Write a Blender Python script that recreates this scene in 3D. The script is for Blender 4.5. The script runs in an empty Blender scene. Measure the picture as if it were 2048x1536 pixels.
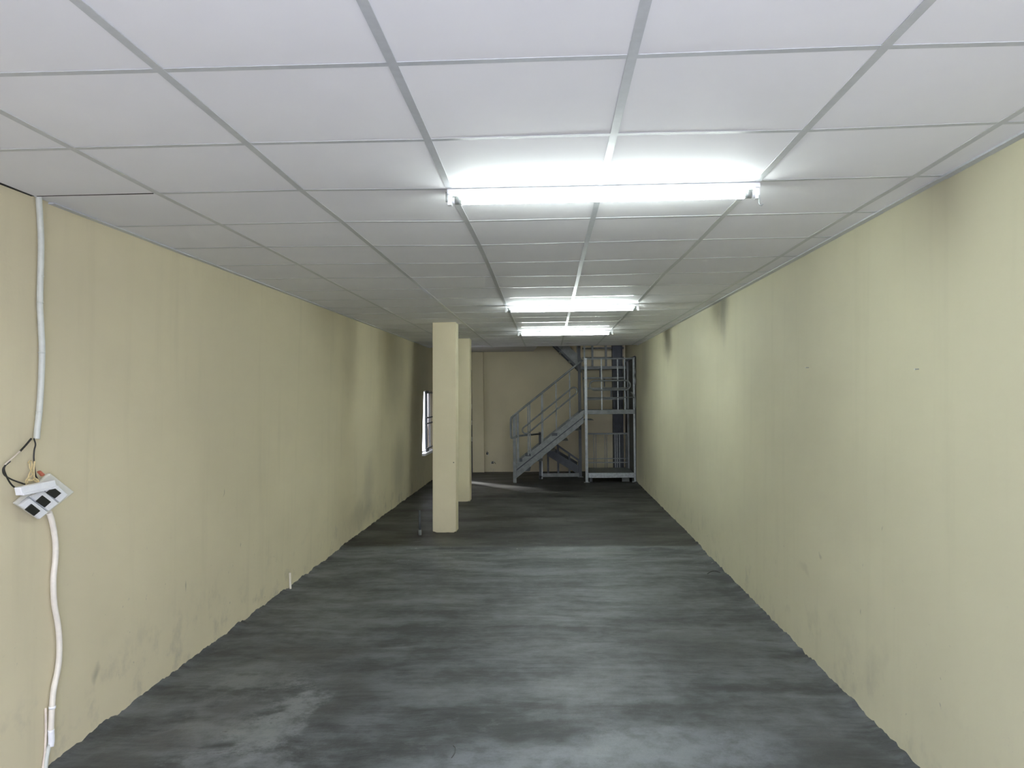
import bpy, bmesh, math, random
from mathutils import Vector, Matrix, noise

random.seed(7)
scene = bpy.context.scene
col = scene.collection

# ------------------------------------------------------------------ camera
YAW, PIT, ROL = .04625, .0135, -.0104
cam = bpy.data.objects.new('camera', bpy.data.cameras.new('camera'))
col.objects.link(cam)
Rv = Vector((math.cos(YAW), math.sin(YAW), 0))
Fv = Vector((-math.sin(YAW), math.cos(YAW), 0))
fw = math.cos(PIT) * Fv + math.sin(PIT) * Vector((0, 0, 1))
up = -math.sin(PIT) * Fv + math.cos(PIT) * Vector((0, 0, 1))
rt = math.cos(ROL) * Rv + math.sin(ROL) * up
up = -math.sin(ROL) * Rv + math.cos(ROL) * up
cam.matrix_world = Matrix(((rt.x, up.x, -fw.x, 0), (rt.y, up.y, -fw.y, 0), (rt.z, up.z, -fw.z, 1.55), (0, 0, 0, 1)))
cam.data.sensor_width = 36
cam.data.lens = 36 * 1590 / 2048
cam.data.clip_start = .02
scene.camera = cam

# ------------------------------------------------------------------ sky, sun, exposure
SKY = 1.12
SUN = 2.6
TUBE = 10.0              # nearest tube
TUBE_FAR = 12.0          # the two farther tubes, turned up to lift the far ceiling
world = bpy.data.worlds.new('overcast_sky')
scene.world = world
world.use_nodes = True
bgn = world.node_tree.nodes['Background']
bgn.inputs[0].default_value = (.90, .93, 1.13, 1)
bgn.inputs[1].default_value = SKY
sun = bpy.data.objects.new('sun', bpy.data.lights.new('sun', 'SUN'))
col.objects.link(sun)
sun.data.energy = SUN
sun.data.angle = math.radians(9)
sun.data.color = (1, .98, .96)
sun.rotation_euler = Vector((.60, -.66, -.62)).to_track_quat('-Z', 'Y').to_euler()
vs = scene.view_settings
scene.display_settings.display_device = 'sRGB'
vs.view_transform = 'Standard'
vs.look = 'None'
vs.gamma = 1
vs.use_curve_mapping = False
vs.exposure = 3.10

# ------------------------------------------------------------------ node helpers
def mat(name, base=(.5, .5, .5), rough=.6, metal=0., spec=.5):
    m = bpy.data.materials.new(name)
    m.use_nodes = True
    b = m.node_tree.nodes['Principled BSDF']
    b.inputs['Base Color'].default_value = (*base, 1)
    b.inputs['Roughness'].default_value = rough
    b.inputs['Metallic'].default_value = metal
    b.inputs['Specular IOR Level'].default_value = spec
    return m

class NT:
    def __init__(s, m):
        s.t = m.node_tree
        s.b = s.t.nodes['Principled BSDF']
        s.pos = s.t.nodes.new('ShaderNodeNewGeometry').outputs['Position']
    def link(s, a, b):
        s.t.links.new(a, b)
    def put(s, sock, v):
        if isinstance(v, bpy.types.NodeSocket):
            s.link(v, sock)
        elif isinstance(v, (tuple, list)) and len(v) == 3 and sock.type == 'RGBA':
            sock.default_value = (*v, 1)
        else:
            sock.default_value = v
    def mapping(s, vec, scale=(1, 1, 1), loc=(0, 0, 0), rot=(0, 0, 0)):
        n = s.t.nodes.new('ShaderNodeMapping')
        s.link(vec, n.inputs['Vector'])
        n.inputs['Scale'].default_value = scale
        n.inputs['Location'].default_value = loc
        n.inputs['Rotation'].default_value = rot
        return n.outputs[0]
    def noise(s, vec, scale, detail=4, rough=.55, dist=0., color=False):
        n = s.t.nodes.new('ShaderNodeTexNoise')
        s.link(vec, n.inputs['Vector'])
        n.inputs['Scale'].default_value = scale
        n.inputs['Detail'].default_value = detail
        n.inputs['Roughness'].default_value = rough
        n.inputs['Distortion'].default_value = dist
        return n.outputs['Color' if color else 'Fac']
    def wave(s, vec, scale, dist, detail=2, dscale=1.):
        n = s.t.nodes.new('ShaderNodeTexWave')
        s.link(vec, n.inputs['Vector'])
        n.inputs['Scale'].default_value = scale
        n.inputs['Distortion'].default_value = dist
        n.inputs['Detail'].default_value = detail
        n.inputs['Detail Scale'].default_value = dscale
        return n.outputs['Fac']
    def rng(s, v, a, b, c=0., d=1., smooth=True):
        n = s.t.nodes.new('ShaderNodeMapRange')
        n.interpolation_type = 'SMOOTHSTEP' if smooth else 'LINEAR'
        s.put(n.inputs[0], v)
        for i, x in enumerate((a, b, c, d)):
            n.inputs[i + 1].default_value = x
        return n.outputs[0]
    def math(s, op, a, b=0.):
        n = s.t.nodes.new('ShaderNodeMath')
        n.operation = op
        s.put(n.inputs[0], a)
        s.put(n.inputs[1], b)
        return n.outputs[0]
    def mix(s, f, a, b, blend='MIX'):
        n = s.t.nodes.new('ShaderNodeMix')
        n.data_type = 'RGBA'
        n.blend_type = blend
        s.put(n.inputs[0], f)
        s.put(n.inputs[6], a)
        s.put(n.inputs[7], b)
        return n.outputs[2]
    def sep(s, v):
        n = s.t.nodes.new('ShaderNodeSeparateXYZ')
        s.link(v, n.inputs[0])
        return n.outputs
    def warp(s, vec, scale, amount):
        n = s.noise(vec, scale, 3, color=True)
        a = s.t.nodes.new('ShaderNodeVectorMath'); a.operation = 'SUBTRACT'
        s.link(n, a.inputs[0]); a.inputs[1].default_value = (.5, .5, .5)
        b = s.t.nodes.new('ShaderNodeVectorMath'); b.operation = 'SCALE'
        s.link(a.outputs[0], b.inputs[0]); b.inputs[3].default_value = amount
        c = s.t.nodes.new('ShaderNodeVectorMath'); c.operation = 'ADD'
        s.link(vec, c.inputs[0]); s.link(b.outputs[0], c.inputs[1])
        return c.outputs[0]
    def blob(s, vec, centre, radii, soft=.2):
        """1 inside an ellipsoid, fading to 0 at its edge"""
        n = s.mapping(vec, scale=tuple(1 / r for r in radii), loc=tuple(-c / r for c, r in zip(centre, radii)))
        l = s.t.nodes.new('ShaderNodeVectorMath'); l.operation = 'LENGTH'
        s.link(n, l.inputs[0])
        return s.rng(l.outputs['Value'], soft, 1., 1., 0.)
    def bump(s, h, strength, dist=.01):
        n = s.t.nodes.new('ShaderNodeBump')
        n.inputs['Strength'].default_value = strength
        n.inputs['Distance'].default_value = dist
        s.link(h, n.inputs['Height'])
        s.link(n.outputs[0], s.b.inputs['Normal'])
    def color(s, c):
        s.put(s.b.inputs['Base Color'], c)

# ------------------------------------------------------------------ materials
def wall_paint(name, base, blobs=(), grime=1.):
    m = mat(name, base, .75, 0, .25)
    t = NT(m)
    p = t.pos
    big = t.noise(t.mapping(p, (1, .7, 1)), .9, 4)
    c = t.mix(t.rng(big, .35, .7), tuple(x * .95 for x in base), tuple(min(1, x * 1.04) for x in base))
    streak = t.noise(t.mapping(p, (1, 3.2, .28)), 2.2, 4, .6)
    c = t.mix(t.rng(streak, .52, .78, 0, .22 * grime), c, tuple(x * .72 for x in base))
    z = t.sep(p)[2]
    low = t.math('MULTIPLY', t.rng(z, .0, .55, 1, 0), t.rng(t.noise(p, 5, 4, .65), .5, .75))
    c = t.mix(t.math('MULTIPLY', low, .35 * grime), c, (.20, .20, .19))
    fine = t.noise(p, 26, 3, .6)
    spots = t.math('MULTIPLY', t.rng(fine, .70, .76), t.rng(z, .1, 1.3, .5, 0.))
    c = t.mix(spots, c, (.22, .22, .20))
    w = t.warp(p, 3.0, .28)
    for cen, rad, amt, colr in blobs:
        c = t.mix(t.math('MULTIPLY', t.blob(w, cen, rad, .1), amt), c, colr)
    t.color(c)
    h = t.math('ADD', t.noise(p, 3.2, 4, .5), t.math('MULTIPLY', t.noise(p, 60, 3), .08))
    t.bump(h, .25, .02)
    return m

CREAM = (.675, .607, .415)
DIRT = (.17, .16, .13)
M = {}
M['wall_left'] = wall_paint('cream_plaster_left', CREAM, [
    ((-2.1, 8.3, 2.0), (1, .5, .9), .20, DIRT), ((-2.1, 10.8, 1.9), (1, .9, 1.1), .26, DIRT),
    ((-2.1, 13.0, 1.5), (1, 1.5, 2.4), .50, DIRT), ((-2.1, 9.3, .5), (1, .40, .45), .28, DIRT),
    ((-2.1, 9.0, .2), (1, .9, .22), .35, DIRT), ((-2.1, 11.2, .6), (1, .7, .7), .35, DIRT),
    ((-2.1, 3.66, .28), (1, .035, .06), .45, DIRT), ((-2.1, 4.6, .45), (1, .012, .04), .5, DIRT),
    ((-2.1, 5.1, .9), (1, .010, .028), .4, DIRT), ((-2.1, 5.4, .5), (1, .010, .03), .4, DIRT)])
M['wall_right'] = wall_paint('cream_plaster_dimmed', (.605, .575, .405), [  # cream dimmed in the colour to tone down the light on this wall
    ((1.55, 7.15, 2.3), (1, .30, .36), .62, DIRT), ((1.55, 10.4, 2.3), (1, .55, .45), .55, DIRT),
    ((1.55, 12.8, 2.0), (1, .8, .9), .35, DIRT), ((1.55, 13.4, .8), (1, .7, 1.2), .30, DIRT),
    ((1.55, 5.0, 2.1), (1, .6, .5), .12, DIRT), ((1.55, 4.54, .64), (1, .035, .02), .35, DIRT),
    ((1.55, 4.9, .45), (1, .14, .04), .16, DIRT), ((1.55, 4.0, .5), (1, .012, .02), .4, DIRT),
    ((1.55, 3.75, .9), (1, .010, .02), .35, DIRT)], .7)
M['wall_back'] = wall_paint('cream_plaster_back', CREAM, [], .7)
M['pillar'] = wall_paint('cream_plaster_pillar', CREAM, [], .35)
M['soffit'] = wall_paint('grey_white_soffit', (.55, .54, .50), [], .3)
M['cement'] = wall_paint('grey_cement_plaster', (.17, .18, .17), [], .8)

def floor_mat():
    m = mat('grey_screed', (.14, .15, .15), .55, 0, .35)
    t = NT(m)
    p = t.pos
    w = t.warp(p, .8, .35)
    y = t.sep(w)[1]
    s1 = t.noise(t.mapping(w, (.55, 1.3, 1)), 1.7, 6, .66)               # clouds
    s2 = t.noise(t.mapping(w, (.55, 6.5, 1), rot=(0, 0, .05)), 1.6, 6, .65)  # trowel streaks across the room
    s3 = t.noise(p, 8, 6, .7)                                             # grain
    s4 = t.noise(t.mapping(t.warp(p, .5, .5), (.9, 14, 1), rot=(0, 0, -.75)), 1.6, 5, .65)   # diagonal trowel strokes
    s5 = t.noise(t.mapping(t.warp(p, .6, .6), (.9, 12, 1), rot=(0, 0, .85)), 1.6, 5, .65)
    z4 = t.math('MULTIPLY', t.rng(t.noise(p, .9, 2), .47, .60), t.rng(y, 5.2, 4.0))
    z5 = t.math('MULTIPLY', t.rng(t.noise(t.mapping(p, loc=(5, 2, 0)), .8, 2), .45, .60), t.rng(y, 5.6, 4.2))
    st_ = t.mix(z4, s2, s4)
    st_ = t.mix(z5, st_, s5)
    v = t.math('ADD', t.math('MULTIPLY', s1, .50), t.math('ADD', t.math('MULTIPLY', st_, .26), t.math('MULTIPLY', s3, .28)))
    c = t.mix(t.rng(v, .42, .65), (.050, .055, .056), (.150, .164, .173))
    hot = t.math('MULTIPLY', t.rng(s2, .60, .74), t.rng(s3, .42, .62))
    c = t.mix(t.math('MULTIPLY', hot, .35), c, (.24, .255, .255))
    pits = t.math('MULTIPLY', t.rng(t.noise(t.mapping(p, (.6, 2, 1)), 3.1, 4, .7), .60, .72), .5)
    c = t.mix(pits, c, (.052, .053, .050))
    # the darker, browner older slab beyond the edge of the new screed
    oldm = t.rng(y, 8.02, 8.22)
    ov = t.noise(t.mapping(w, (.55, 1.3, 1)), 1.5, 6, .66)
    oc = t.mix(t.rng(ov, .36, .68), (.021, .021, .0185), (.070, .072, .067))
    oc = t.mix(t.math('MULTIPLY', t.rng(s2, .54, .72), t.rng(s3, .4, .6, .1, .6)), oc, (.15, .155, .148))
    c = t.mix(oldm, c, oc)
    # dusty pale band with crumbs along the edge of the screed
    edge = t.math('MULTIPLY', t.rng(y, 7.3, 7.95), t.rng(y, 8.0, 8.2, 1, 0))
    c = t.mix(t.math('MULTIPLY', edge, t.rng(t.noise(t.mapping(p, (.6, 2.5, 1)), 2.2, 4, .65), .42, .62, 0, .55)), c, (.22, .235, .225))
    crumbs = t.math('MULTIPLY', t.rng(t.noise(p, 34, 2), .70, .75), t.math('MULTIPLY', t.rng(y, 6.6, 7.4), t.rng(y, 8.1, 8.3, 1, 0)))
    c = t.mix(t.math('MULTIPLY', crumbs, .7), c, (.34, .35, .33))
    # spilled pale mortar near the left wall, ragged, dark damp patches, and soft light painted mid floor
    wr = t.warp(t.warp(p, 2.0, .45), 9, .10)
    grain = t.math('MULTIPLY', t.math('SUBTRACT', s3, .5), 2.2)
    for cen, rad, amt, cc in (((-1.33, 3.80, 0), (.22, .80, 2), .85, (.225, .24, .245)),
                              ((-1.62, 4.36, 0), (.42, .24, 2), .62, (.19, .20, .20)),
                              ((-1.65, 3.80, 0), (.40, .60, 2), .58, (.165, .172, .175)),
                              ((-1.35, 3.30, 0), (.60, .26, 2), .60, (.215, .23, .24)),
                              ((-1.50, 4.85, 0), (.55, .24, 2), .70, (.048, .048, .045)),
                              ((-1.08, 4.10, 0), (.20, .55, 2), .60, (.056, .056, .054)),
                              ((-1.62, 4.02, 0), (.22, .12, 2), .58, (.062, .062, .060)),
                              ((-1.75, 3.55, 0), (.25, .14, 2), .58, (.062, .062, .060)),
                              ((-1.90, 3.32, 0), (.24, .26, 2), .60, (.050, .052, .052)),
                              ((1.25, 3.50, 0), (.34, .40, 2), .65, (.058, .060, .060)),
                              ((.55, 3.55, 0), (.75, .36, 2), .60, (.215, .235, .255)),  # pale bluish entrance light painted on the near floor
                              ((-.15, 3.30, 0), (.7, .38, 2), .60, (.215, .235, .255)),  # second patch of the same painted light
                              ((.9, 4.9, 0), (.5, .5, 2), .40, (.062, .066, .064)),
                              ((.1, 9.9, 0), (.75, .40, 2), .55, (.135, .138, .13)),
                              ((.50, 11.6, 0), (.8, .7, 2), .50, (.13, .135, .125)),
                              ((.3, 8.70, 0), (1.5, .35, 2), .65, (.030, .028, .025)),
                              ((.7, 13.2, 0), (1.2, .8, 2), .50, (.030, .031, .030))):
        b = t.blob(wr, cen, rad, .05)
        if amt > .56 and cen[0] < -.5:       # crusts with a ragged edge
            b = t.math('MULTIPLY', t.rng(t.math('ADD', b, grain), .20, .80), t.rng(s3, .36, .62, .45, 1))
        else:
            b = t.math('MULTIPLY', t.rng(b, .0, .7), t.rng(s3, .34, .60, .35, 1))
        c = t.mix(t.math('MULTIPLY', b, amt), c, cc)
    t.color(c)
    t.put(t.b.inputs['Roughness'], t.rng(s1, .3, .7, .62, .45))
    h = t.math('ADD', t.math('MULTIPLY', s1, .8), t.math('ADD', t.math('MULTIPLY', s3, .7), t.math('MULTIPLY', st_, .4)))
    t.bump(h, .35, .02)
    return m
M['floor'] = floor_mat()

def tile_mat():
    m = mat('white_ceiling_board', (.80, .80, .81), .7, 0, .15)
    t = NT(m)
    n = t.noise(t.pos, 1.3, 4)
    t.color(t.mix(t.rng(n, .3, .7), (.86, .86, .885), (.90, .90, .925)))
    t.bump(t.noise(t.pos, 120, 2), .04, .002)
    return m
M['tile'] = tile_mat()
def speck(name, base, rough, amt=.12, scale=30, metal=0., spec=.5):
    m = mat(name, base, rough, metal, spec)
    t = NT(m)
    n = t.noise(t.pos, scale, 4, .6)
    t.color(t.mix(t.rng(n, .3, .7), tuple(x * (1 - amt) for x in base), tuple(min(1, x * (1 + amt)) for x in base)))
    return m
M['bar'] = speck('grey_white_enamelled_bar', (.55, .57, .59), .30, .04)
M['bar_gloss'] = speck('shiny_white_bar', (.60, .62, .63), .10, .04)
M['steel'] = speck('grey_painted_steel', (.185, .200, .190), .45, .18, 12)
M['steel_dark'] = speck('dark_blue_grey_steel', (.050, .058, .064), .5, .15, 9)
M['galv'] = speck('pale_galvanised_steel', (.28, .30, .29), .4, .2, 25, .3)
M['white_plastic'] = speck('white_plastic', (.88, .89, .90), .35, .03)
M['cream_plastic'] = speck('cream_plastic_conduit', (.80, .75, .65), .45, .05)
M['grey_plastic'] = speck('grey_white_conduit', (.62, .64, .58), .45, .05)
M['black'] = speck('black_plastic', (.012, .013, .012), .4, .2)
M['wire_black'] = speck('black_wire_sheath', (.02, .02, .017), .45, .2)
M['yellow'] = speck('yellowed_wire', (.62, .50, .26), .5, .15)
M['pinkwhite'] = speck('bare_pinkish_wire', (.75, .66, .56), .5, .08)
M['red'] = speck('red_wire_cap', (.50, .14, .08), .5, .1)
M['gap_shade'] = speck('shade_strip', (.02, .02, .018), .9, .2)  # near-black paint for the shade in the ceiling gaps
M['plate'] = speck('milky_plastic_plate', (.76, .75, .68), .25, .03)
M['paving'] = speck('pale_street_paving', (.47, .47, .49), .8, .15, 3)
M['slab'] = speck('raw_concrete_slab', (.25, .25, .24), .8, .15, 3)
M['wood'] = speck('reddish_wood_threshold', (.20, .07, .04), .5, .2, 20)

def emit(name, colr, s):
    m = mat(name, (.9, .9, .9), .4)
    b = m.node_tree.nodes['Principled BSDF']
    b.inputs['Emission Color'].default_value = (*colr, 1)
    b.inputs['Emission Strength'].default_value = s
    return m
M['tube'] = emit('glowing_fluorescent_tube', (.90, 1.0, .97), TUBE)
M['tube_far'] = emit('brighter_fluorescent_tube', (.90, 1.0, .97), TUBE_FAR)

def glass(name, colr, rough):
    m = mat(name, colr, rough)
    b = m.node_tree.nodes['Principled BSDF']
    b.inputs['Transmission Weight'].default_value = 1
    b.inputs['IOR'].default_value = 1.015
    return m
M['dim_view'] = glass('dimmed_view_glass', (.30, .275, .275), .02)  # tint dims the view, standing in for a building outside
M['glass'] = glass('clear_window_glass', (.97, .98, .98), .02)

# ------------------------------------------------------------------ mesh builder
class MB:
    def __init__(s):
        s.v, s.f = [], []
    def hexa(s, a):                                  # 8 points: bottom loop 0-3, top loop 4-7
        n = len(s.v)
        s.v += [tuple(p) for p in a]
        for q in ((3, 2, 1, 0), (4, 5, 6, 7), (0, 1, 5, 4), (1, 2, 6, 5), (2, 3, 7, 6), (3, 0, 4, 7)):
            s.f.append(tuple(n + i for i in q))
        return s
    def box(s, x0, x1, y0, y1, z0, z1):
        return s.hexa([(x0, y0, z0), (x1, y0, z0), (x1, y1, z0), (x0, y1, z0), (x0, y0, z1), (x1, y0, z1), (x1, y1, z1), (x0, y1, z1)])
    def prism(s, pts, d):                            # polygon extruded along vector d
        n, k = len(s.v), len(pts)
        d = Vector(d)
        s.v += [tuple(p) for p in pts] + [tuple(Vector(p) + d) for p in pts]
        s.f.append(tuple(range(n + k - 1, n - 1, -1)))
        s.f.append(tuple(range(n + k, n + 2 * k)))
        for i in range(k):
            j = (i + 1) % k
            s.f.append((n + i, n + j, n + k + j, n + k + i))
        return s
    def bar(s, p0, p1, w, h, side=(0, 1, 0)):        # rectangular bar, w along side, h across
        p0, p1, a = Vector(p0), Vector(p1), Vector(side).normalized()
        b = (p1 - p0).cross(a).normalized()
        a, b = a * w / 2, b * h / 2
        return s.hexa([p0 - a - b, p0 + a - b, p0 + a + b, p0 - a + b, p1 - a - b, p1 + a - b, p1 + a + b, p1 - a + b])
    def tube(s, pts, r, n=8, closed=False, radii=None):
        P = [Vector(p) for p in pts]
        k, base = len(P), len(s.v)
        prev = None
        for i, p in enumerate(P):
            a = P[i - 1] if (i or closed) else P[i]
            b = P[(i + 1) % k] if (i < k - 1 or closed) else P[i]
            t = (b - a).normalized()
            if prev is None:
                prev = t.orthogonal().normalized()
            u = (prev - t * prev.dot(t)).normalized()
            prev = u
            v = t.cross(u)
            rr = radii[i] if radii else r
            for j in range(n):
                g = 2 * math.pi * j / n
                s.v.append(tuple(p + (u * math.cos(g) + v * math.sin(g)) * rr))
        for i in range(k if closed else k - 1):
            i2 = (i + 1) % k
            for j in range(n):
                j2 = (j + 1) % n
                s.f.append((base + i * n + j, base + i * n + j2, base + i2 * n + j2, base + i2 * n + j))
        if not closed:
            s.f.append(tuple(base + j for j in range(n - 1, -1, -1)))
            s.f.append(tuple(base + (k - 1) * n + j for j in range(n)))
        return s
    def build(s, name, m, parent=None, smooth=False, bevel=0., recalc=False):
        me = bpy.data.meshes.new(name)
        me.from_pydata(s.v, [], s.f)
        if recalc:
            bm = bmesh.new(); bm.from_mesh(me)
            bmesh.ops.recalc_face_normals(bm, faces=bm.faces)
            bm.to_mesh(me); bm.free()
        me.materials.append(M[m] if isinstance(m, str) else m)
        if smooth:
            for p in me.polygons:
                p.use_smooth = len(p.vertices) == 4
        o = bpy.data.objects.new(name, me)
        col.objects.link(o)
        if bevel:
            b = o.modifiers.new('bevel', 'BEVEL'); b.width = bevel; b.segments = 2; b.limit_method = 'ANGLE'
        if parent:
            o.parent = parent
            o.matrix_parent_inverse = Matrix.Translation(-parent.location)
        return o

def smooth_path(pts, per=6):
    """Catmull-Rom through the points"""
    P = [Vector(p) for p in pts]
    P = [P[0] * 2 - P[1]] + P + [P[-1] * 2 - P[-2]]
    out = []
    for i in range(1, len(P) - 2):
        a, b, c, d = P[i - 1:i + 3]
        for k in range(per):
            t = k / per
            out.append(.5 * (2 * b + (c - a) * t + (2 * a - 5 * b + 4 * c - d) * t * t + (3 * b - a - 3 * c + d) * t ** 3))
    out.append(P[-2])
    return out

def tag(o, label=None, cat=None, group=None, kind=None):
    if label: o['label'] = label
    if cat: o['category'] = cat
    if group: o['group'] = group
    if kind: o['kind'] = kind
    return o
def struct(o):
    o['kind'] = 'structure'
    return o
def empty(name, loc):
    o = bpy.data.objects.new(name, None)
    o.location = loc
    o.empty_display_size = .1
    col.objects.link(o)
    return o

# ------------------------------------------------------------------ setting: walls, floor
CEIL = 2.381
FRONT = -.35
END = 13.72                 # the tiled ceiling ends here, the stairwell begins
BACK = 16.0
def xl(y, z):               # inner face of the left wall
    return -2.15 + (z / CEIL) * (.04 + .003 * y)
def xr(y, z):               # inner face of the right wall
    return 1.512 + (z / CEIL) * (.048 - .0016 * y)
def side_wall(name, m, xf, out, ys, zs, holes, parent=None):
    b = MB()
    for i in range(len(ys) - 1):
        for k in range(len(zs) - 1):
            if (i, k) in holes: continue
            y0, y1, z0, z1 = ys[i], ys[i + 1], zs[k], zs[k + 1]
            q = [(xf(y0, z0), y0, z0), (xf(y1, z0), y1, z0), (xf(y1, z1), y1, z1), (xf(y0, z1), y0, z1)]
            b.prism(q, (out, 0, 0))
    return b.build(name, m, parent, recalc=True)
WY0, WY1, WZ0, WZ1 = 13.25, 14.50, .575, 1.635
struct(MB().box(1.45, 1.75, FRONT - .12, FRONT, -.03, 2.75)  .box(-2.35, -1.10, FRONT - .12, FRONT, -.03, 2.75).build('wall_front_blocker', 'wall_right'))       # unseen piers added to narrow the open front and cut its light
wall_left = struct(side_wall('wall_left', 'wall_left', xl, -.11, [FRONT, WY0, WY1, 14.85, 15.15, BACK + .2], [-.05, WZ0, WZ1, 2.02, 2.75],
                             {(1, 1), (3, 0), (3, 1), (3, 2)}))
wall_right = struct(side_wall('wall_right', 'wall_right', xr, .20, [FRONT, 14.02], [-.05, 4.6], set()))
side_wall('cement_panel', 'cement', xr, .20, [14.02, BACK + .2], [-.05, 2.20], set(), wall_right)
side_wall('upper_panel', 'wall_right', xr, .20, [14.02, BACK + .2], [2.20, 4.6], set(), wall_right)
# back wall with a dark doorway behind the pillars
b = MB()
b.box(-2.4, -1.95, BACK, BACK + .2, -.05, 2.75).box(-1.95, -1.57, BACK, BACK + .2, 2.06, 2.75).box(-1.57, 1.75, BACK, BACK + .2, -.05, 4.6)
wall_back = struct(b.build('wall_back', 'wall_back'))
struct(MB().box(-1.545, -1.31, BACK - .10, BACK, 0, 2.415).build('trim_1', 'wall_back', bevel=.006))
door_2 = struct(MB().box(-1.95, -1.57, BACK + .06, BACK + .11, 0, 2.06).build('door_2', 'steel_dark'))
MB().box(-1.60, -1.55, BACK - .02, BACK + .06, 0, 2.06).build('door_frame', 'steel_dark', door_2)
for z in (.62, .95, 1.28):
    MB().box(-1.585, -1.552, BACK - .034, BACK - .02, z, z + .09).build('hinge', 'galv', door_2)

# floor: one screed slab, finely meshed so the ragged lip along the walls is real
def floor_z(x, y):
    z = .004 * noise.noise(Vector((x * .9, y * .8, 0))) + .0025 * noise.noise(Vector((x * 4, y * 4, 3)))
    step = min(1, max(0, (y - 8.02) / .10))
    z += -.016 + .016 * step * step * (3 - 2 * step)
    d = min(x - xl(y, 0), xr(y, 0) - x)
    if d < .05:
        r = noise.noise(Vector((y * 5.5, 0 if x < 0 else 9, 1))) + .55 * noise.noise(Vector((y * 17, 0 if x < 0 else 9, 5))) + .4 * noise.noise(Vector((y * 34, 0 if x < 0 else 9, 8)))
        z += (1 - max(d, 0) / .05) * (.012 + .020 * r)
    return z
xs = [-2.24, -2.19, -2.165, -2.145, -2.125, -2.10] + [-2.05 + .0725 * i for i in range(49)] + [1.46, 1.48, 1.50, 1.52, 1.56, 1.62]
ys = []
y = FRONT - .05
while y < BACK + .1:
    ys.append(y)
    y += .06 if y < 2.6 else .02 if y < 7 else .03 if y < 9 else .07
b = MB()
for y in ys:
    for x in xs:
        b.v.append((x, y, floor_z(x, y)))
n = len(xs)
for j in range(len(ys) - 1):
    for i in range(n - 1):
        b.f.append((j * n + i, j * n + i + 1, (j + 1) * n + i + 1, (j + 1) * n + i))
floor = struct(b.build('floor', 'floor', smooth=True))
struct(MB().box(-2.55, -2.32, -3.2, FRONT, -.05, 3.2).build('wall_wing_blocker', 'slab'))               # unseen wing wall added left of the entrance to cut light
struct(MB().box(-30, 30, -40, FRONT - .05, -.16, -.03).build('trim_2', 'paving'))         # street paving outside the open front
struct(MB().box(-3.8, -3.6, 8.0, 15.4, -.05, 3.2).build('wall_yard_blocker', 'slab'))                # unseen wall added outside the window to block side light
struct(MB().box(-30, -2.36, FRONT, 40, -.16, -.03).build('trim_3', 'paving'))             # paved yard outside the window

# ------------------------------------------------------------------ ceiling: slab, soffit, boards, grid
ceiling = struct(MB().box(-2.4, 1.8, FRONT, END, 2.56, 2.75).build('ceiling', 'slab'))
b = MB()
b.prism([(-2.3, END, 2.418), (-.21, END, 2.418), (-.21, 14.55, 2.418), (-.305, BACK, 2.418), (-2.3, BACK, 2.418)], (0, 0, .33))
struct(b.build('trim_4', 'soffit', recalc=True))                                            # plastered soffit behind the boards
struct(MB().box(-2.2, 1.6, END, END + .09, 2.385, 2.75).build('trim_5', 'soffit'))         # edge beam of the stairwell opening
# upper part of the stairwell, lit through an unseen window added in its front wall
b = MB()
b.box(-1.2, 1.0, END - .1, END + .09, 2.75, 4.6).box(1.45, 1.75, END - .1, END + .09, 2.75, 4.6)
b.box(1.0, 1.45, END - .1, END + .09, 2.75, 3.3).box(1.0, 1.45, END - .1, END + .09, 4.0, 4.6)
struct(b.build('wall_upper_front', 'wall_back'))
struct(MB().box(-1.4, -1.2, END - .1, BACK + .2, 2.75, 4.6).build('wall_upper_left', 'wall_back'))
struct(MB().box(-1.4, 1.8, END - .1, BACK + .2, 4.6, 4.75).build('trim_6', 'slab'))

LX = {0: None, 1: -1.579, 2: -.979, 3: -.379, 4: .2214, 5: .8214, 6: 1.4214}
OFF = {(2, 0): (.004, .005), (3, 0): (-.003, .008), (4, 0): (-.007, .005), (5, 0): (-.001, -.005),
       (1, 1): (.011, -.002), (2, 1): (.001, -.003), (3, 1): (-.005, .003), (4, 1): (-.004, -.005), (5, 1): (.002, .006), (6, 1): (-.006, -.021),
       (1, 2): (.004, -.012), (2, 2): (-.006, -.012), (3, 2): (-.012, .02), (4, 2): (-.004, .01), (5, 2): (.009, .004), (6, 2): (.004, -.011),
       (1, 3): (.014, -.022), (2, 3): (.006, -.021), (3, 3): (-.004, .023), (4, 3): (-.004, .014), (5, 3): (.007, .008), (6, 3): (-.004, 0.),
       (1, 4): (.019, -.038), (2, 4): (.007, -.008), (3, 4): (.001, .038), (4, 4): (-.006, .010), (5, 4): (.008, -.005), (6, 4): (-.006, -.010),
       (1, 5): (.021, -.045), (2, 5): (.008, -.007), (3, 5): (.001, .037), (4, 5): (-.007, .016), (5, 5): (.003, .008), (6, 5): (.004, -.017),
       (1, 6): (.014, -.06), (2, 6): (.009, -.020), (3, 6): (-.002, .025), (4, 6): (-.004, .030), (5, 6): (-.012, -.002),
       (3, 7): (-.006, .004), (4, 7): (-.004, .010), (5, 7): (-.008, .009), (3, 8): (-.010, .03), (4, 8): (-.004, .03), (5, 8): (-.005, 0.),
       (3, 9): (-.012, .03), (5, 9): (-.001, .02)}
R0, R1 = -3, 20
def row_y(r):
    return min(END, 1.956 + .6 * r) if r > R0 else FRONT
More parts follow.
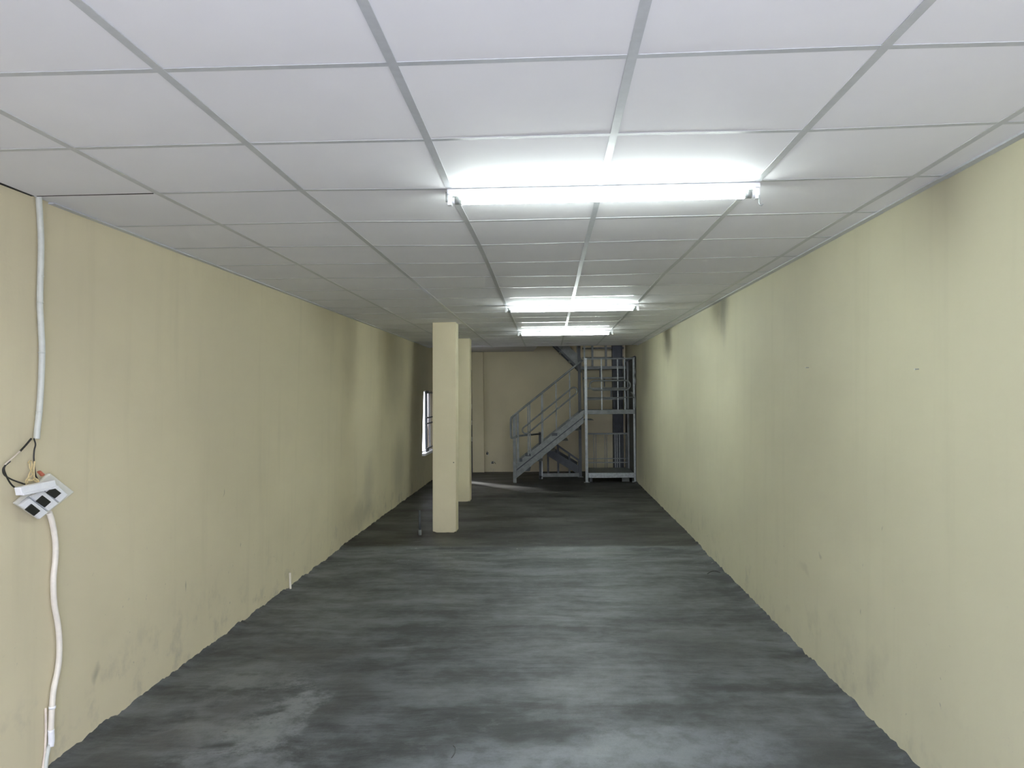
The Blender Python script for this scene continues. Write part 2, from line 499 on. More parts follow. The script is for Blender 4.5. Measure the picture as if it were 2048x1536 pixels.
def node(l, r):
    """corner of the ceiling grid; lines 0 and 7 are the walls"""
    yy = row_y(r)
    if l == 0:
        dy = OFF.get((1, r), (0, 0))[1]
        return Vector((xl(yy, CEIL), yy + (dy if R0 < r < R1 else 0), CEIL))
    if l == 7:
        dy = OFF.get((6, r), (0, 0))[1]
        return Vector((xr(yy, CEIL), yy + (dy if R0 < r < R1 else 0), CEIL))
    k = (l, r)
    rr = r
    while (l, rr) not in OFF and rr < 6: rr += 1
    while (l, rr) not in OFF and rr > 0: rr -= 1
    dx, dy = OFF.get((l, rr), (0, 0))
    if k not in OFF: dy = 0
    return Vector((LX[l] + dx, yy + dy, CEIL))
for r in range(R0, R1):
    for l in range(7):
        q = [node(l, r), node(l + 1, r), node(l + 1, r + 1), node(l, r + 1)]
        if l == 0 and r <= 1:                     # board stops short of the wall: gap into the void
            q[0].x += .022; q[3].x += .022 if r < 1 else .006
        g = .004
        c = sum(q, Vector()) / 4
        q = [p + Vector((math.copysign(g, c.x - p.x), math.copysign(g, c.y - p.y), 0)) for p in q]
        zz = [random.uniform(0., .0016) for _ in range(4)]
        b = MB()
        b.hexa([p + Vector((0, 0, z)) for p, z in zip(q, zz)] + [p + Vector((0, 0, .010)) for p in q])
        b.build('ceiling_board', 'tile', ceiling)
BW = .0125
for l in range(1, 7):
    b = MB()
    for r in range(R0, R1):
        p, q = node(l, r), node(l, r + 1)
        b.hexa([(p.x - BW, p.y, CEIL - .0012), (p.x + BW, p.y, CEIL - .0012), (q.x + BW, q.y, CEIL - .0012), (q.x - BW, q.y, CEIL - .0012),
                (p.x - BW, p.y, CEIL + .0005), (p.x + BW, p.y, CEIL + .0005), (q.x + BW, q.y, CEIL + .0005), (q.x - BW, q.y, CEIL + .0005)])
        b.hexa([(p.x - .002, p.y, CEIL), (p.x + .002, p.y, CEIL), (q.x + .002, q.y, CEIL), (q.x - .002, q.y, CEIL),
                (p.x - .002, p.y, CEIL + .03), (p.x + .002, p.y, CEIL + .03), (q.x + .002, q.y, CEIL + .03), (q.x - .002, q.y, CEIL + .03)])
    b.build('main_runner', 'bar', ceiling)
for r in range(R0 + 1, R1):
    for l in range(7):
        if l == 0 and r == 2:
            p, q = node(l, r), node(l + 1, r)     # this cross bar is missing: a dark strip paints the shade of the gap
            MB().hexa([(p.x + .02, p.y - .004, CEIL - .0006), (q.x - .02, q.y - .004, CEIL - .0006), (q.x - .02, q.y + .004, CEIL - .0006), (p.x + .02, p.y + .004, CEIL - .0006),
                       (p.x + .02, p.y - .004, CEIL + .004), (q.x - .02, q.y - .004, CEIL + .004), (q.x - .02, q.y + .004, CEIL + .004), (p.x + .02, p.y + .004, CEIL + .004)]).build('shade_strip', 'gap_shade', ceiling)
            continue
        p, q = node(l, r), node(l + 1, r)
        a, c = p.x + (BW if l else 0), q.x - (BW if l < 6 else 0)
        w = .0115
        tilt = {(8, 4): .0008, (12, 3): .0006, (13, 3): .0004, (13, 4): .0004}.get((r, l), 0)   # twisted bars that catch the tubes
        b = MB()
        b.hexa([(a, p.y - w, CEIL - .0008 - tilt), (c, q.y - w, CEIL - .0008 - tilt), (c, q.y + w, CEIL - .0008), (a, p.y + w, CEIL - .0008),
                (a, p.y - w, CEIL + .0005), (c, q.y - w, CEIL + .0005), (c, q.y + w, CEIL + .0005), (a, p.y + w, CEIL + .0005)])
        b.build('cross_bar', 'bar_gloss' if tilt else 'bar', ceiling)
MB().prism([(xl(2.2, CEIL) - .005, 2.2, CEIL - .001), (xl(2.2, CEIL) + .014, 2.2, CEIL - .001), (xl(3.14, CEIL) + .012, 3.14, CEIL - .001), (xl(3.14, CEIL) - .005, 3.14, CEIL - .001)], (0, 0, .004)).build('shade_strip', 'gap_shade', ceiling, recalc=True)  # dark strip painting the shade along the wall gap
for xf, sgn, y0 in ((xl, 1, 3.25), (xr, -1, FRONT)):
    b = MB()
    k = 24
    for i in range(k):
        ya, yb = y0 + (END - y0) * i / k, y0 + (END - y0) * (i + 1) / k
        za = CEIL - .006 + .003 * noise.noise(Vector((i * .9, sgn, 0)))
        xa, xb = xf(ya, CEIL), xf(yb, CEIL)
        e = sgn * .026
        b.prism([(xa - sgn * .01, ya, za), (xa + e, ya, za), (xb + e, yb, za), (xb - sgn * .01, yb, za)], (0, 0, CEIL + .0005 - za))
    b.build('wall_angle', 'bar', ceiling, recalc=True)

# ------------------------------------------------------------------ window in the left wall, hidden doorway added beyond it to let daylight in
window_1 = struct(empty('window_1', (xl(WY0, WZ0), WY0, WZ0)))
xw = xl(13.8, 1.1)
def yz_frame(b, x0, x1, y0, y1, z0, z1, t):
    b.box(x0, x1, y0, y1, z0, z0 + t).box(x0, x1, y0, y1, z1 - t, z1).box(x0, x1, y0, y0 + t, z0 + t, z1 - t).box(x0, x1, y1 - t, y1, z0 + t, z1 - t)
    return b
yz_frame(MB(), xw - .10, xw - .06, WY0, WY1, WZ0, WZ1, .02).build('window_frame', 'white_plastic', window_1)
MB().box(xw - .10, xw - .06, 14.06, 14.095, WZ0 + .02, WZ1 - .02).build('mullion', 'steel_dark', window_1)
MB().box(xw - .083, xw - .077, WY0 + .02, 14.06, WZ0 + .02, WZ1 - .02).build('pane', 'glass', window_1)
MB().box(xw - .083, xw - .077, 14.095, WY1 - .02, WZ0 + .02, WZ1 - .02).build('pane', 'dim_view', window_1)
MB().box(xw - .07, xw + .035, WY0 - .02, WY1 + .02, WZ0 - .035, WZ0 + .004).build('window_sill', 'white_plastic', window_1)
for z in (.633, 1.065, 1.165, 1.60):
    MB().box(xw - .02, xw - .002, 13.62, WY1, z - .011, z + .011).build('grille_rail', 'steel_dark', window_1)
for i in range(6):
    yy = 13.63 + .165 * i
    MB().box(xw - .014, xw - .006, yy - .006, yy + .006, WZ0 + .004, WZ1).build('burglar_bar', 'steel_dark', window_1)
for yy, z in ((13.70, .60), (13.86, .60), (13.70, 1.615), (13.86, 1.615)):
    MB().box(xw - .022, xw, yy - .035, yy + .035, z - .028, z + .028).build('grille_plate', 'steel_dark', window_1)
door_1 = struct(yz_frame(MB(), xl(15, 1) - .09, xl(15, 1) - .03, 14.85, 15.15, .0, 2.02, .045).build('door_1', 'steel_dark'))
MB().box(xl(15, 0) - .11, xl(15, 0) + .03, 14.85, 15.15, -.03, .018).build('threshold', 'wood', door_1)

# ------------------------------------------------------------------ pillars
def pillar(x0, x1, y0, y1, lean, label, seed):
    o = empty('square_pillar', ((x0 + x1) / 2, (y0 + y1) / 2, 0))
    b = MB()
    N, Z = 6, 14
    rings = []
    for k in range(Z + 1):
        z = CEIL * k / Z - (.004 if k == 0 else 0)
        dx = lean * k / Z
        ring = []
        for e in range(4):
            for i in range(N):
                t = i / N
                x, yy = ((x0 + (x1 - x0) * t, y0), (x1, y0 + (y1 - y0) * t), (x1 - (x1 - x0) * t, y1), (x0, y1 - (y1 - y0) * t))[e]
                w = .003 if k else .006
                x += dx + w * noise.noise(Vector((z * 1.7, e * 3 + t, seed)))
                yy += w * noise.noise(Vector((z * 1.5, e * 3 + t, seed + 7)))
                zz = z + (.010 * abs(noise.noise(Vector((x * 14, yy * 14, seed)))) if k == 0 else 0)
                if k == 0 and (e == 0 and i == 0 or e == 1 and i == 0):
                    zz += .018
                ring.append(len(b.v))
                b.v.append((x, yy, zz))
        rings.append(ring)
    L = 4 * N
    for k in range(Z):
        for i in range(L):
            b.f.append((rings[k][i], rings[k][(i + 1) % L], rings[k + 1][(i + 1) % L], rings[k + 1][i]))
    b.f.append(tuple(reversed(rings[0]))); b.f.append(tuple(rings[-1]))
    b.build('shaft', 'pillar', o, bevel=.006)
    if seed == 1:
        MB().tube([(x1 - .02, y0 + .004, .79), (x1 - .02, y0 - .006, .79)], .006).build('nail_head', 'steel_dark', o)
    return tag(o, label, 'pillar', 'cream square pillars')
pillar(-1.332, -1.066, 8.97, 9.22, .020, 'nearer cream square pillar with chipped base, hiding part of the window', 1)
pillar(-1.430, -1.168, 11.57, 11.82, .020, 'farther cream square pillar, half hidden behind the nearer one', 2)

# ------------------------------------------------------------------ fluorescent battens
def batten(yc, label, first=False):
    o = empty('tube_light', (.2214, yc, CEIL))
    zc = CEIL - .0012
    x0, x1 = .2214 - .622, .2214 + .622
    MB().box(x0, x1, yc - .026, yc + .026, zc - .020, zc).build('batten', 'white_plastic', o, bevel=.003)
    for s, xe in ((1, x0), (-1, x1)):
        h = MB().box(min(xe, xe + s * .018), max(xe, xe + s * .018), yc - .016, yc + .016, zc - .062, zc - .018)
        h.tube([(xe + s * .018, yc, zc - .042), (xe + s * .030, yc, zc - .042)], .013, 12)
        h.build('lamp_holder', 'white_plastic', o, bevel=.002)
        MB().tube([(xe + s * .030, yc, zc - .042), (xe + s * .058, yc, zc - .042)], .0165, 16).build('tube_cap', 'galv', o, smooth=True)
    MB().tube([(x0 + .058, yc, zc - .042), (x1 - .058, yc, zc - .042)], .0165, 20).build('tube', 'tube' if first else 'tube_far', o, smooth=True)
    if first:
        p = [(x1 - .004, yc - .018, zc - .05), (x1 - .004, yc - .020, zc - .085), (x1 + .004, yc - .020, zc - .092), (x1 + .010, yc - .020, zc - .084)]
        MB().tube(smooth_path(p, 4), .0022, 6).build('wire_hook', 'galv', o)
        MB().tube([(x0 - .002, yc - .014, zc - .01), (x0 - .002, yc - .014, zc - .05)], .005, 8).build('screw_lug', 'galv', o)
    return tag(o, label, 'ceiling light', 'lit tube lights along the ceiling')
batten(3.195, 'nearest lit fluorescent tube under the ceiling boards, largest of three', True)
batten(7.410, 'middle lit fluorescent tube of the three in line')
batten(10.400, 'farthest lit fluorescent tube, in front of the stairwell')

# ------------------------------------------------------------------ steel staircase
st = empty('steel_staircase', (.6, 14.0, 0))
YF, YB = 14.0, 14.92
def sbar(name, p0, p1, w, h, m='steel', side=(0, 1, 0)):
    return MB().bar(p0, p1, w, h, side).build(name, m, st)
def stube(name, pts, r, m='steel', closed=False):
    return MB().tube(pts, r, 10, closed).build(name, m, st, smooth=True)
SL = (1.278 - .365) / 1.16
# first flight, side view: two channel stringers
def channel(yf, s):
    b = MB()
    A = [(-.585, .082), (.606, 1.045), (.606, 1.275), (-.585, .345)]
    up = lambda a, k: (a[0], a[1] + k)
    # upper band stands proud, lower web is set back behind a groove, thin flanges top and bottom
    for lo, hi, y0, y1 in (((-.585, .235), (-.585, .345), 0, .03), ((-.585, .082), (-.585, .208), .008, .020), ((-.585, .082), (-.585, .098), 0, .03)):
        dz = 1.275 - .345 if hi[1] > .3 else (1.045 - .082 if hi[1] < .1 else 0)
        l2 = (.606, 1.162) if lo[1] > .2 else (.606, 1.045)
        h2 = (.606, 1.275) if hi[1] > .3 else ((.606, 1.140) if hi[1] > .2 else (.606, 1.060))
        b.prism([(lo[0], yf + s * y0, lo[1]), (l2[0], yf + s * y0, l2[1]), (h2[0], yf + s * y0, h2[1]), (hi[0], yf + s * y0, hi[1])], (0, s * (y1 - y0), 0))
    MB().prism([(-.585, yf + s * .034, .19), (.606, yf + s * .034, 1.125), (.606, yf + s * .034, 1.18), (-.585, yf + s * .034, .25)], (0, s * .006, 0)).build('groove_shade', 'steel_dark', st, recalc=True)  # dark plate painting in the shadow of the groove
    return b.build('stringer', 'steel', st, recalc=True)
channel(YF, 1); channel(YB, -1)
for i in range(6):
    z = .20 + .178 * i
    x = -.46 + .178 / SL * i
    MB().box(x - .14, x + .11, YF + .02, YB - .02, z - .004, z).box(x - .14, x - .135, YF + .02, YB - .02, z - .045, z).build('tread', 'steel', st)
for x, z in ((-.37, .495), (.10, .85), (-.52, .40)):
    MB().box(x - .06, x + .04, YF - .004, YF + .05, z - .03, z + .02).build('tread_lug', 'steel_dark', st)
rail_z = lambda x: 1.140 + (x + .676) * (2.138 - 1.140) / 1.263
str_z = lambda x: .345 + (x + .585) * (1.275 - .345) / 1.191
# handrail of the first flight with its drop at the lower end
stube('handrail', smooth_path([(.60, YF, rail_z(.60)), (0, YF, rail_z(0)), (-.60, YF, rail_z(-.60)), (-.665, YF, 1.13), (-.675, YF, 1.08), (-.675, YF, .83),
                               (-.655, YF, .79), (-.60, YF, .80), (-.56, YF, .822)], 5), .019)
stube('return_rail', [(-.56, YF + .01, .822), (-.17, 14.58, .83)], .017)
# racetrack shaped lower handrail
def loop(p, q, r, y, k=8):
    """slot of half width r round the segment p-q, in the x-z plane"""
    p, q = Vector((p[0], 0, p[1])), Vector((q[0], 0, q[1]))
    d = (q - p).normalized()
    nrm = Vector((-d.z, 0, d.x))
    out = []
    for i in range(k + 1):
        g = -math.pi / 2 + math.pi * i / k
        out.append(q + (d * math.cos(g) + nrm * math.sin(g)) * r)
    for i in range(k + 1):
        g = math.pi / 2 + math.pi * i / k
        out.append(p + (d * math.cos(g) + nrm * math.sin(g)) * r)
    return [(v.x, y, v.z) for v in out]
stube('loop_rail', loop((-.41, .925), (.435, 1.605), .062, YF - .03), .0145, closed=True)
for px, w in ((-.615, .055), (-.555, .045), (-.372, .022), (-.340, .022), (-.123, .040), (.125, .022), (.365, .024)):
    foot = 0 if px < -.6 else str_z(px) - .03
    MB().box(px - w / 2, px + w / 2, YF - .01, YF - .01 + max(.02, w * .8), foot, rail_z(px) - .005).build('baluster', 'steel', st)
for px in (-.372, .365):
    zc = .925 + (px + .41) * (1.605 - .925) / .845
    stube('loop_bracket', [(px, YF, zc - .06), (px, YF - .03, zc - .05)], .008)
# landing
MB().box(.60, 1.505, YF, YF + .05, 1.192, 1.268).build('landing_channel', 'steel', st, bevel=.004)
MB().box(.60, 1.505, YB - .05, YB, 1.192, 1.262).build('landing_channel', 'steel', st)
MB().box(.60, 1.505, YF + .03, YB - .02, 1.252, 1.264).build('landing_plate', 'steel', st)
for x in (.85, 1.12, 1.40):
    MB().box(x, x + .03, YF + .05, YB - .05, 1.20, 1.252).build('landing_joist', 'steel_dark', st)
# posts
for x, yy, w, z1, m in ((.648, YF, .046, 2.18, 'galv'), (.572, YB - .03, .052, 2.90, 'steel_dark'), (1.488, YF + .02, .032, 2.18, 'galv'),
                        (1.47, YB, .035, 2.2, 'steel'), (.575, 15.62, .05, 2.95, 'steel'), (.63, YF + .02, .03, 2.72, 'steel')):
    z0 = 2.05 if yy > 15.5 or (x == .63) else 0
    if x == .63: z0 = 2.10
    MB().box(x - w / 2, x + w / 2, yy - w / 2, yy + w / 2, z0, z1).build('post', m, st)
for x, yy in ((.648, YF), (1.488, YF + .02), (.572, YB - .03)):
    MB().box(x - .05, x + .05, yy - .05, yy + .05, -.004, .010).build('base_plate', 'steel', st)
# landing guard rail, front
sbar('landing_rail', (.65, YF, 2.165), (1.49, YF, 2.165), .026, .022)
stube('landing_rail', [(.65, YF, 1.482), (1.50, YF, 1.482)], .012)
stube('landing_rail', [(.95, YF, 1.650), (1.42, YF, 1.650)], .012)
stube('loop_rail', loop((.80, 1.698), (1.34, 1.698), .082, YF - .03), .0145, closed=True)
for x in (.925, 1.207, 1.329):
    MB().box(x - .010, x + .010, YF - .008, YF + .012, 1.268, 2.16).build('baluster', 'galv', st)
# guard along the right wall: bent ends
stube('wall_rail', smooth_path([(1.33, YF + .02, 2.10), (1.40, YF + .03, 2.14), (1.50, YF + .03, 2.19), (1.508, YF + .10, 2.19), (1.49, YB, 2.19)], 5), .017, 'steel_dark')
stube('wall_rail', smooth_path([(1.50, YF - .01, 2.00), (1.515, YF - .01, 1.93), (1.49, YF - .01, 1.86), (1.515, YF - .01, 1.78), (1.50, YF - .01, 1.70)], 5), .012)
stube('wall_rail', smooth_path([(1.44, YF + .06, 1.57), (1.47, YF + .03, 1.55), (1.50, YF, 1.48), (1.51, YF, 1.36), (1.50, YF, 1.30)], 5), .014)
# second flight: away from the camera, from the landing up to the upper landing
for i in range(3):
    z, yy = 1.468 + .201 * i, 14.90 + .21 * i
    MB().box(.66, 1.43, yy, yy + .24, z - .032, z).build('tread', 'steel', st)
for x in (.655, 1.43):
    b = MB().prism([(x, 14.86, 1.20), (x, 15.52, 1.85), (x, 15.52, 2.06), (x, 14.86, 1.42)], (.012, 0, 0))
    b.build('stringer', 'steel', st, recalc=True)
for x, z0, z1, yy in ((.985, 1.87, 2.04, 15.3), (1.05, 1.68, 1.84, 15.1), (1.22, 1.29, 1.44, 14.9), (1.17, 1.49, 1.64, 15.0)):
    MB().box(x - .012, x + .012, yy, yy + .03, z0, z1).build('tread_strut', 'steel_dark', st)
MB().box(.55, 1.50, 15.50, 15.97, 2.03, 2.085).build('upper_landing', 'steel', st)
for z in (2.27, 2.46, 2.95):
    stube('landing_rail', [(.68, 15.93, z), (1.50, 15.93, z)], .016)
for x in (.875, 1.145):
    MB().box(x - .02, x + .02, 15.91, 15.94, 2.085, 2.97).build('baluster', 'steel', st)
# third flight: up to the left along the back wall
for yy, s in ((15.28, 1), (15.93, -1)):
    MB().prism([(.63, yy, 2.01), (.63, yy, 2.24), (-.15, yy, 3.02), (-.15, yy, 2.79)], (0, s * .02, 0)).build('stringer', 'steel', st, recalc=True)
    MB().prism([(.63, yy - s * .02, 1.955), (.63, yy - s * .02, 2.01), (-.15, yy - s * .02, 2.79), (-.15, yy - s * .02, 2.735)], (0, s * .08, 0)).build('stringer_flange', 'steel_dark', st, recalc=True)
for i in range(4):
    z = 2.20 + .178 * i
    x = .52 - .18 * i
    MB().box(x - .13, x + .13, 15.30, 15.90, z - .03, z).box(x + .10, x + .11, 15.30, 15.90, z - .20, z - .03).build('tread', 'steel', st)
stube('handrail', [(.60, 15.28, 2.72), (-.1, 15.28, 3.4)], .018)
tag(st, 'grey steel staircase with landing and looped handrails against back wall', 'staircase')

# ------------------------------------------------------------------ low steel platform with balustrade under the landing
pf = empty('steel_platform', (1.05, 14.05, 0))
MB().box(.675, 1.470, 14.00, 14.05, .078, .165).build('edge_channel', 'galv', pf, bevel=.004)
MB().box(.675, 1.470, 14.05, 15.05, .140, .160).build('deck_plate', 'steel', pf)
for x, yy in ((.70, 14.10), (1.40, 14.10), (.70, 15.0), (1.40, 15.0)):
    MB().box(x, x + .05, yy, yy + .04, 0, .14).build('leg', 'steel_dark', pf)
MB().box(1.27, 1.47, 14.10, 14.16, 0, .14).build('support_block', 'cement', pf)
MB().box(.68, 1.46, 15.0, 15.03, .785, .815).build('top_rail', 'steel', pf)
MB().box(.68, 1.46, 15.0, 15.02, .250, .268).build('lower_rail', 'steel', pf)
MB().box(.68, 1.46, 15.0, 15.02, .325, .34).build('lower_rail', 'steel', pf)
for x in (.70, .83, .87, 1.04, 1.075, 1.232, 1.268, 1.312, 1.44):
    MB().box(x - .006, x + .006, 15.004, 15.016, .16, .79).build('baluster', 'galv' if 1.2 < x < 1.35 else 'steel', pf)
tag(pf, 'low grey steel platform with thin barred rail beneath the stair landing', 'platform')

# ------------------------------------------------------------------ short flight behind the main one
sf = empty('short_staircase', (.2, 14.98, 0))
for yy in (15.0, 15.85):
    MB().prism([(-.05, yy, .40), (-.05, yy, .56), (.55, yy, .20), (.55, yy, .03)], (0, .03, 0)).build('stringer', 'steel_dark', sf, recalc=True)
for i in range(3):
    MB().box(.36 - .2 * i, .58 - .2 * i, 15.03, 15.85, .115 + .13 * i, .14 + .13 * i).build('tread', 'steel_dark', sf)
MB().bar((.13, 15.0, .60), (.57, 15.0, .29), .035, .035).build('handrail', 'steel_dark', sf)
for x, z0, z1 in ((-.03, 0, .55), (.16, 0, .58), (.37, 0, .43), (.55, 0, .30)):
    MB().box(x - .018, x + .018, 14.995, 15.03, z0, z1).build('post', 'steel_dark', sf)
MB().box(-.15, .56, 14.96, 14.99, .0, .068).build('kerb_channel', 'steel', sf)
MB().box(-.195, -.150, 14.58, 14.62, 0, .86).build('newel_post', 'steel_dark', sf)
MB().box(-.150, -.128, 14.60, 14.63, 0, .80).build('newel_post', 'galv', sf)
MB().box(-.19, -.13, 14.58, 14.99, .02, .06).build('kerb_channel', 'steel', sf)
tag(sf, 'short dark steel steps with railing behind the main staircase', 'steps')

# dark steel column in the back corner
sc_ = empty('steel_column', (1.36, 15.85, 0))
MB().box(1.262, 1.278, 15.76, 15.98, 0, 4.5).box(1.442, 1.458, 15.76, 15.98, 0, 4.5).box(1.278, 1.442, 15.86, 15.88, 0, 4.5).build('shaft', 'steel_dark', sc_)
MB().box(1.24, 1.48, 15.74, 15.99, 0, .02).build('base_plate', 'steel_dark', sc_)
tag(sc_, 'tall dark steel column in the back right corner behind the stairs', 'column')

# ------------------------------------------------------------------ wiring on the left wall
XW = -2.135
def wx(y, z):
    return xl(y, z)
up_ = [(3.160, 2.385), (3.168, 2.32), (3.177, 2.24), (3.181, 2.168), (3.180, 1.961), (3.190, 1.85), (3.199, 1.756), (3.197, 1.63), (3.190, 1.52), (3.178, 1.43), (3.175, 1.389)]
oc = empty('flexible_conduit', (wx(3.17, 2), 3.17, 1.389))
MB().tube(smooth_path([(wx(a, c) + .017, a, c) for a, c in up_], 8), .0125, 12).build('sleeve', 'grey_plastic', oc, smooth=True)
for z in (2.06, 1.95, 1.745, 1.50):
    a = 3.181 if z > 1.9 else 3.197 if z > 1.6 else 3.187
    MB().tube([(wx(a, z) + .017, a, z - .003), (wx(a, z) + .017, a, z + .003)], .0133, 12).build('sleeve_joint', 'grey_plastic', oc, smooth=True)
tag(oc, 'grey white flexible conduit hanging from the ceiling down the left wall', 'conduit')
lo_ = [(3.262, 1.075), (3.285, 1.03), (3.308, .95), (3.312, .88), (3.301, .80), (3.302, .74), (3.311, .673), (3.335, .59), (3.349, .513), (3.350, .44), (3.341, .386), (3.318, .32), (3.309, .27), (3.304, .20), (3.302, .146)]
lc = empty('lower_conduit', (wx(3.3, 0), 3.3, .0))
MB().tube(smooth_path([(wx(a, c) + .018, a, c) for a, c in lo_], 8), .0125, 12).build('sleeve', 'cream_plastic', lc, smooth=True)
MB().tube(smooth_path([(wx(3.3, .146) + .018, 3.302, .150), (wx(3.3, .1) + .016, 3.309, .10), (wx(3.3, .06) + .016, 3.304, .075)], 5), .0135, 12).build('end_sleeve', 'white_plastic', lc, smooth=True)
MB().tube(smooth_path([(wx(3.3, .08) + .014, 3.300, .085), (wx(3.3, .04) + .014, 3.284, .045), (wx(3.3, 0) + .016, 3.272, -.012)], 5), .009, 10).build('end_piece', 'grey_plastic', lc, smooth=True)
MB().tube(smooth_path([(wx(3.3, .24) + .005, 3.283, .245), (wx(3.3, .15) + .005, 3.288, .15), (wx(3.3, .06) + .006, 3.280, .05), (wx(3.3, 0) + .008, 3.262, -.01)], 5), .005, 8).build('thin_wire', 'pinkwhite', lc, smooth=True)
MB().tube([(wx(3.3, .24) + .018, 3.308, .235), (wx(3.3, .24) + .018, 3.308, .245)], .0145, 12).build('sleeve_joint', 'white_plastic', lc, smooth=True)
tag(lc, 'cream conduit running from the hanging switch panel down to the floor', 'conduit')

sw = empty('switch_panel', (-2.10, 3.24, 1.055))
def plate(name, poly, x0, x1, m, parent, bevel=.002):
    return MB().prism([(x0, a, c) for a, c in poly], (x1 - x0, 0, 0)).build(name, m, parent, bevel=bevel, recalc=True)
plate('back_plate', [(3.044, 1.144), (3.267, 1.24), (3.439, 1.139), (3.198, 1.055)], -2.120, -2.106, 'plate', sw, .004)
plate('module_frame', [(3.075, 1.143), (3.215, 1.196), (3.345, 1.130), (3.195, 1.066)], -2.106, -2.100, 'bar', sw, .001)
for poly, rock in (([(3.046, 1.136), (3.103, 1.157), (3.227, 1.080), (3.172, 1.060)], [(3.072, 1.114), (3.112, 1.131), (3.167, 1.095), (3.128, 1.080)]),
                   ([(3.113, 1.162), (3.185, 1.182), (3.297, 1.107), (3.231, 1.085)], [(3.140, 1.138), (3.182, 1.156), (3.237, 1.122), (3.196, 1.105)]),
                   ([(3.190, 1.180), (3.262, 1.202), (3.364, 1.136), (3.304, 1.110)], [(3.207, 1.164), (3.252, 1.182), (3.307, 1.150), (3.264, 1.133)])):
    cy, cz = sum(a for a, c in poly) / 4, sum(c for a, c in poly) / 4
    md = plate('switch_module', [(cy + (a - cy) * .965, cz + (c - cz) * .965) for a, c in poly], -2.100, -2.088, 'white_plastic', sw)
    plate('rocker', rock, -2.088, -2.083, 'black', md, .001)
plate('cover_strip', [(3.004, 1.210), (3.220, 1.215), (3.233, 1.181), (3.013, 1.177)], -2.083, -2.055, 'white_plastic', sw, .003)
plate('strip_lip', [(3.012, 1.186), (3.232, 1.190), (3.233, 1.181), (3.013, 1.177)], -2.055, -2.048, 'white_plastic', sw, .001)
plate('wire_cap', [(3.164, 1.255), (3.179, 1.259), (3.208, 1.239), (3.191, 1.233)], -2.100, -2.088, 'red', sw, .003)
def wire(name, pts, m, r=.0028, x=-2.10):
    MB().tube(smooth_path([(x, a, c) for a, c in pts], 6), r, 8).build(name, m, sw, smooth=True)
wire('black_wire', [(3.134, 1.392), (3.102, 1.369), (3.066, 1.346)], 'wire_black', .004)
wire('bare_wire', [(3.066, 1.346), (3.035, 1.329), (3.000, 1.312), (2.975, 1.300)], 'pinkwhite', .003)
wire('black_wire', [(3.008, 1.311), (2.979, 1.296), (2.967, 1.282), (2.976, 1.261), (3.017, 1.239), (3.094, 1.212)], 'wire_black', .0032)
wire('black_wire', [(2.972, 1.299), (2.965, 1.285), (2.974, 1.262), (2.998, 1.229), (3.024, 1.208), (3.060, 1.195)], 'wire_black', .0032, -2.094)
wire('black_wire', [(3.151, 1.392), (3.161, 1.367), (3.153, 1.344), (3.150, 1.315), (3.154, 1.283), (3.160, 1.245), (3.173, 1.225), (3.183, 1.209)], 'wire_black', .003)
wire('yellow_wire', [(3.122, 1.294), (3.126, 1.275), (3.138, 1.258), (3.140, 1.245), (3.110, 1.232), (3.098, 1.223), (3.102, 1.211)], 'yellow')
wire('yellow_wire', [(3.150, 1.299), (3.146, 1.273), (3.146, 1.244), (3.150, 1.220), (3.171, 1.212)], 'yellow', .0032, -2.096)
wire('yellow_wire', [(3.122, 1.296), (3.134, 1.303), (3.146, 1.294), (3.142, 1.268), (3.126, 1.243), (3.118, 1.212)], 'yellow', .0028, -2.105)
wire('yellow_wire', [(3.104, 1.230), (3.122, 1.224), (3.140, 1.230), (3.160, 1.222), (3.166, 1.212)], 'yellow', .0035, -2.09)
tag(sw, 'dangling white panel of three black switches with loose wires, left wall', 'switch panel')

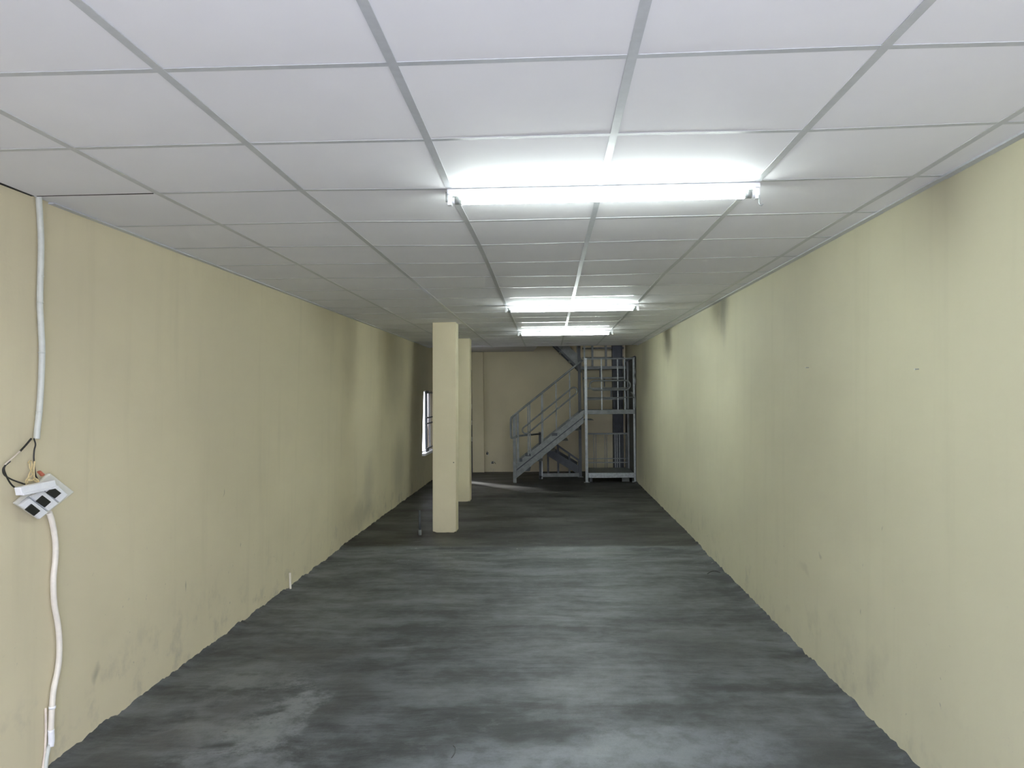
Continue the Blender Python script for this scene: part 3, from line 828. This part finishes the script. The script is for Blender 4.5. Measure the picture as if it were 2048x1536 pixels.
# ------------------------------------------------------------------ pipe stubs, scraps, nails
p1 = MB().tube([(-2.128, 6.43, -.03), (-2.131, 6.43, .112)], .0085, 12).build('pipe_stub', 'cream_plastic')
tag(p1, 'short white pipe stub standing up from the floor by the left wall', 'pipe')
p2 = empty('pipe_stub', (-1.45, 8.80, 0))
MB().tube([(-1.45, 8.80, .0), (-1.45, 8.80, .275)], .014, 12).build('pipe', 'steel_dark', p2, smooth=True)
MB().tube([(-1.45, 8.80, -.004), (-1.45, 8.80, .06)], .019, 12).build('sleeve', 'steel', p2, smooth=True)
tag(p2, 'dark metal pipe stub sticking up left of the nearer pillar', 'pipe')
s1 = MB().tube(smooth_path([(1.345, 6.93, -.008), (1.38, 6.965, .002), (1.42, 6.985, .004), (1.465, 6.97, -.006)], 5), .003, 6).build('wire_scrap', 'wire_black')
tag(s1, 'thin dark wire scrap on the floor beside the right wall', 'wire')
s2 = MB().tube(smooth_path([(-.444, 3.55, -.011), (-.43, 3.52, -.010), (-.428, 3.47, -.010), (-.436, 3.43, -.011)], 5), .0016, 6).build('thread_scrap', 'wire_black')
tag(s2, 'thin dark thread lying on the near floor in mid room', 'thread')
for yy, z, lab in ((3.397, 1.640, 'nearer rusty nail in the right wall at eye height'), (4.805, 1.694, 'farther nail in the right wall at eye height')):
    x = xr(yy, z)
    o = empty('wall_nail', (x, yy, z))
    MB().tube([(x + .01, yy, z), (x - .012, yy, z - .001)], .002, 8).build('shank', 'galv', o)
    MB().tube([(x - .012, yy, z - .001), (x - .014, yy, z - .001)], .004, 10).build('head', 'grey_plastic', o)
    tag(o, lab, 'nail', 'nails in the right wall')
for x, z, k, lab in ((-1.25, .371, 2, 'upper wire hole in the back wall beside the pilaster'), (-1.15, .189, 4, 'lower wire outlet with loose ends on the back wall'),
                     (-.43, .075, 3, 'dark wire outlet low on the back wall beneath the stairs')):
    o = empty('wire_outlet', (x, BACK, z))
    MB().box(x - .022, x + .022, BACK - .006, BACK + .002, z - .022, z + .022).build('outlet_box', 'black', o)
    for i in range(k):
        a = random.uniform(-.9, 1.2)
        MB().tube(smooth_path([(x, BACK - .005, z), (x + .03 * a, BACK - .03, z + .01), (x + .06 * a, BACK - .04, z + random.uniform(-.05, .06))], 4), .005, 6).build('loose_wire', 'wire_black' if i % 2 else 'grey_plastic', o)
    tag(o, lab, 'wire outlet', 'open wire outlets along the back wall')
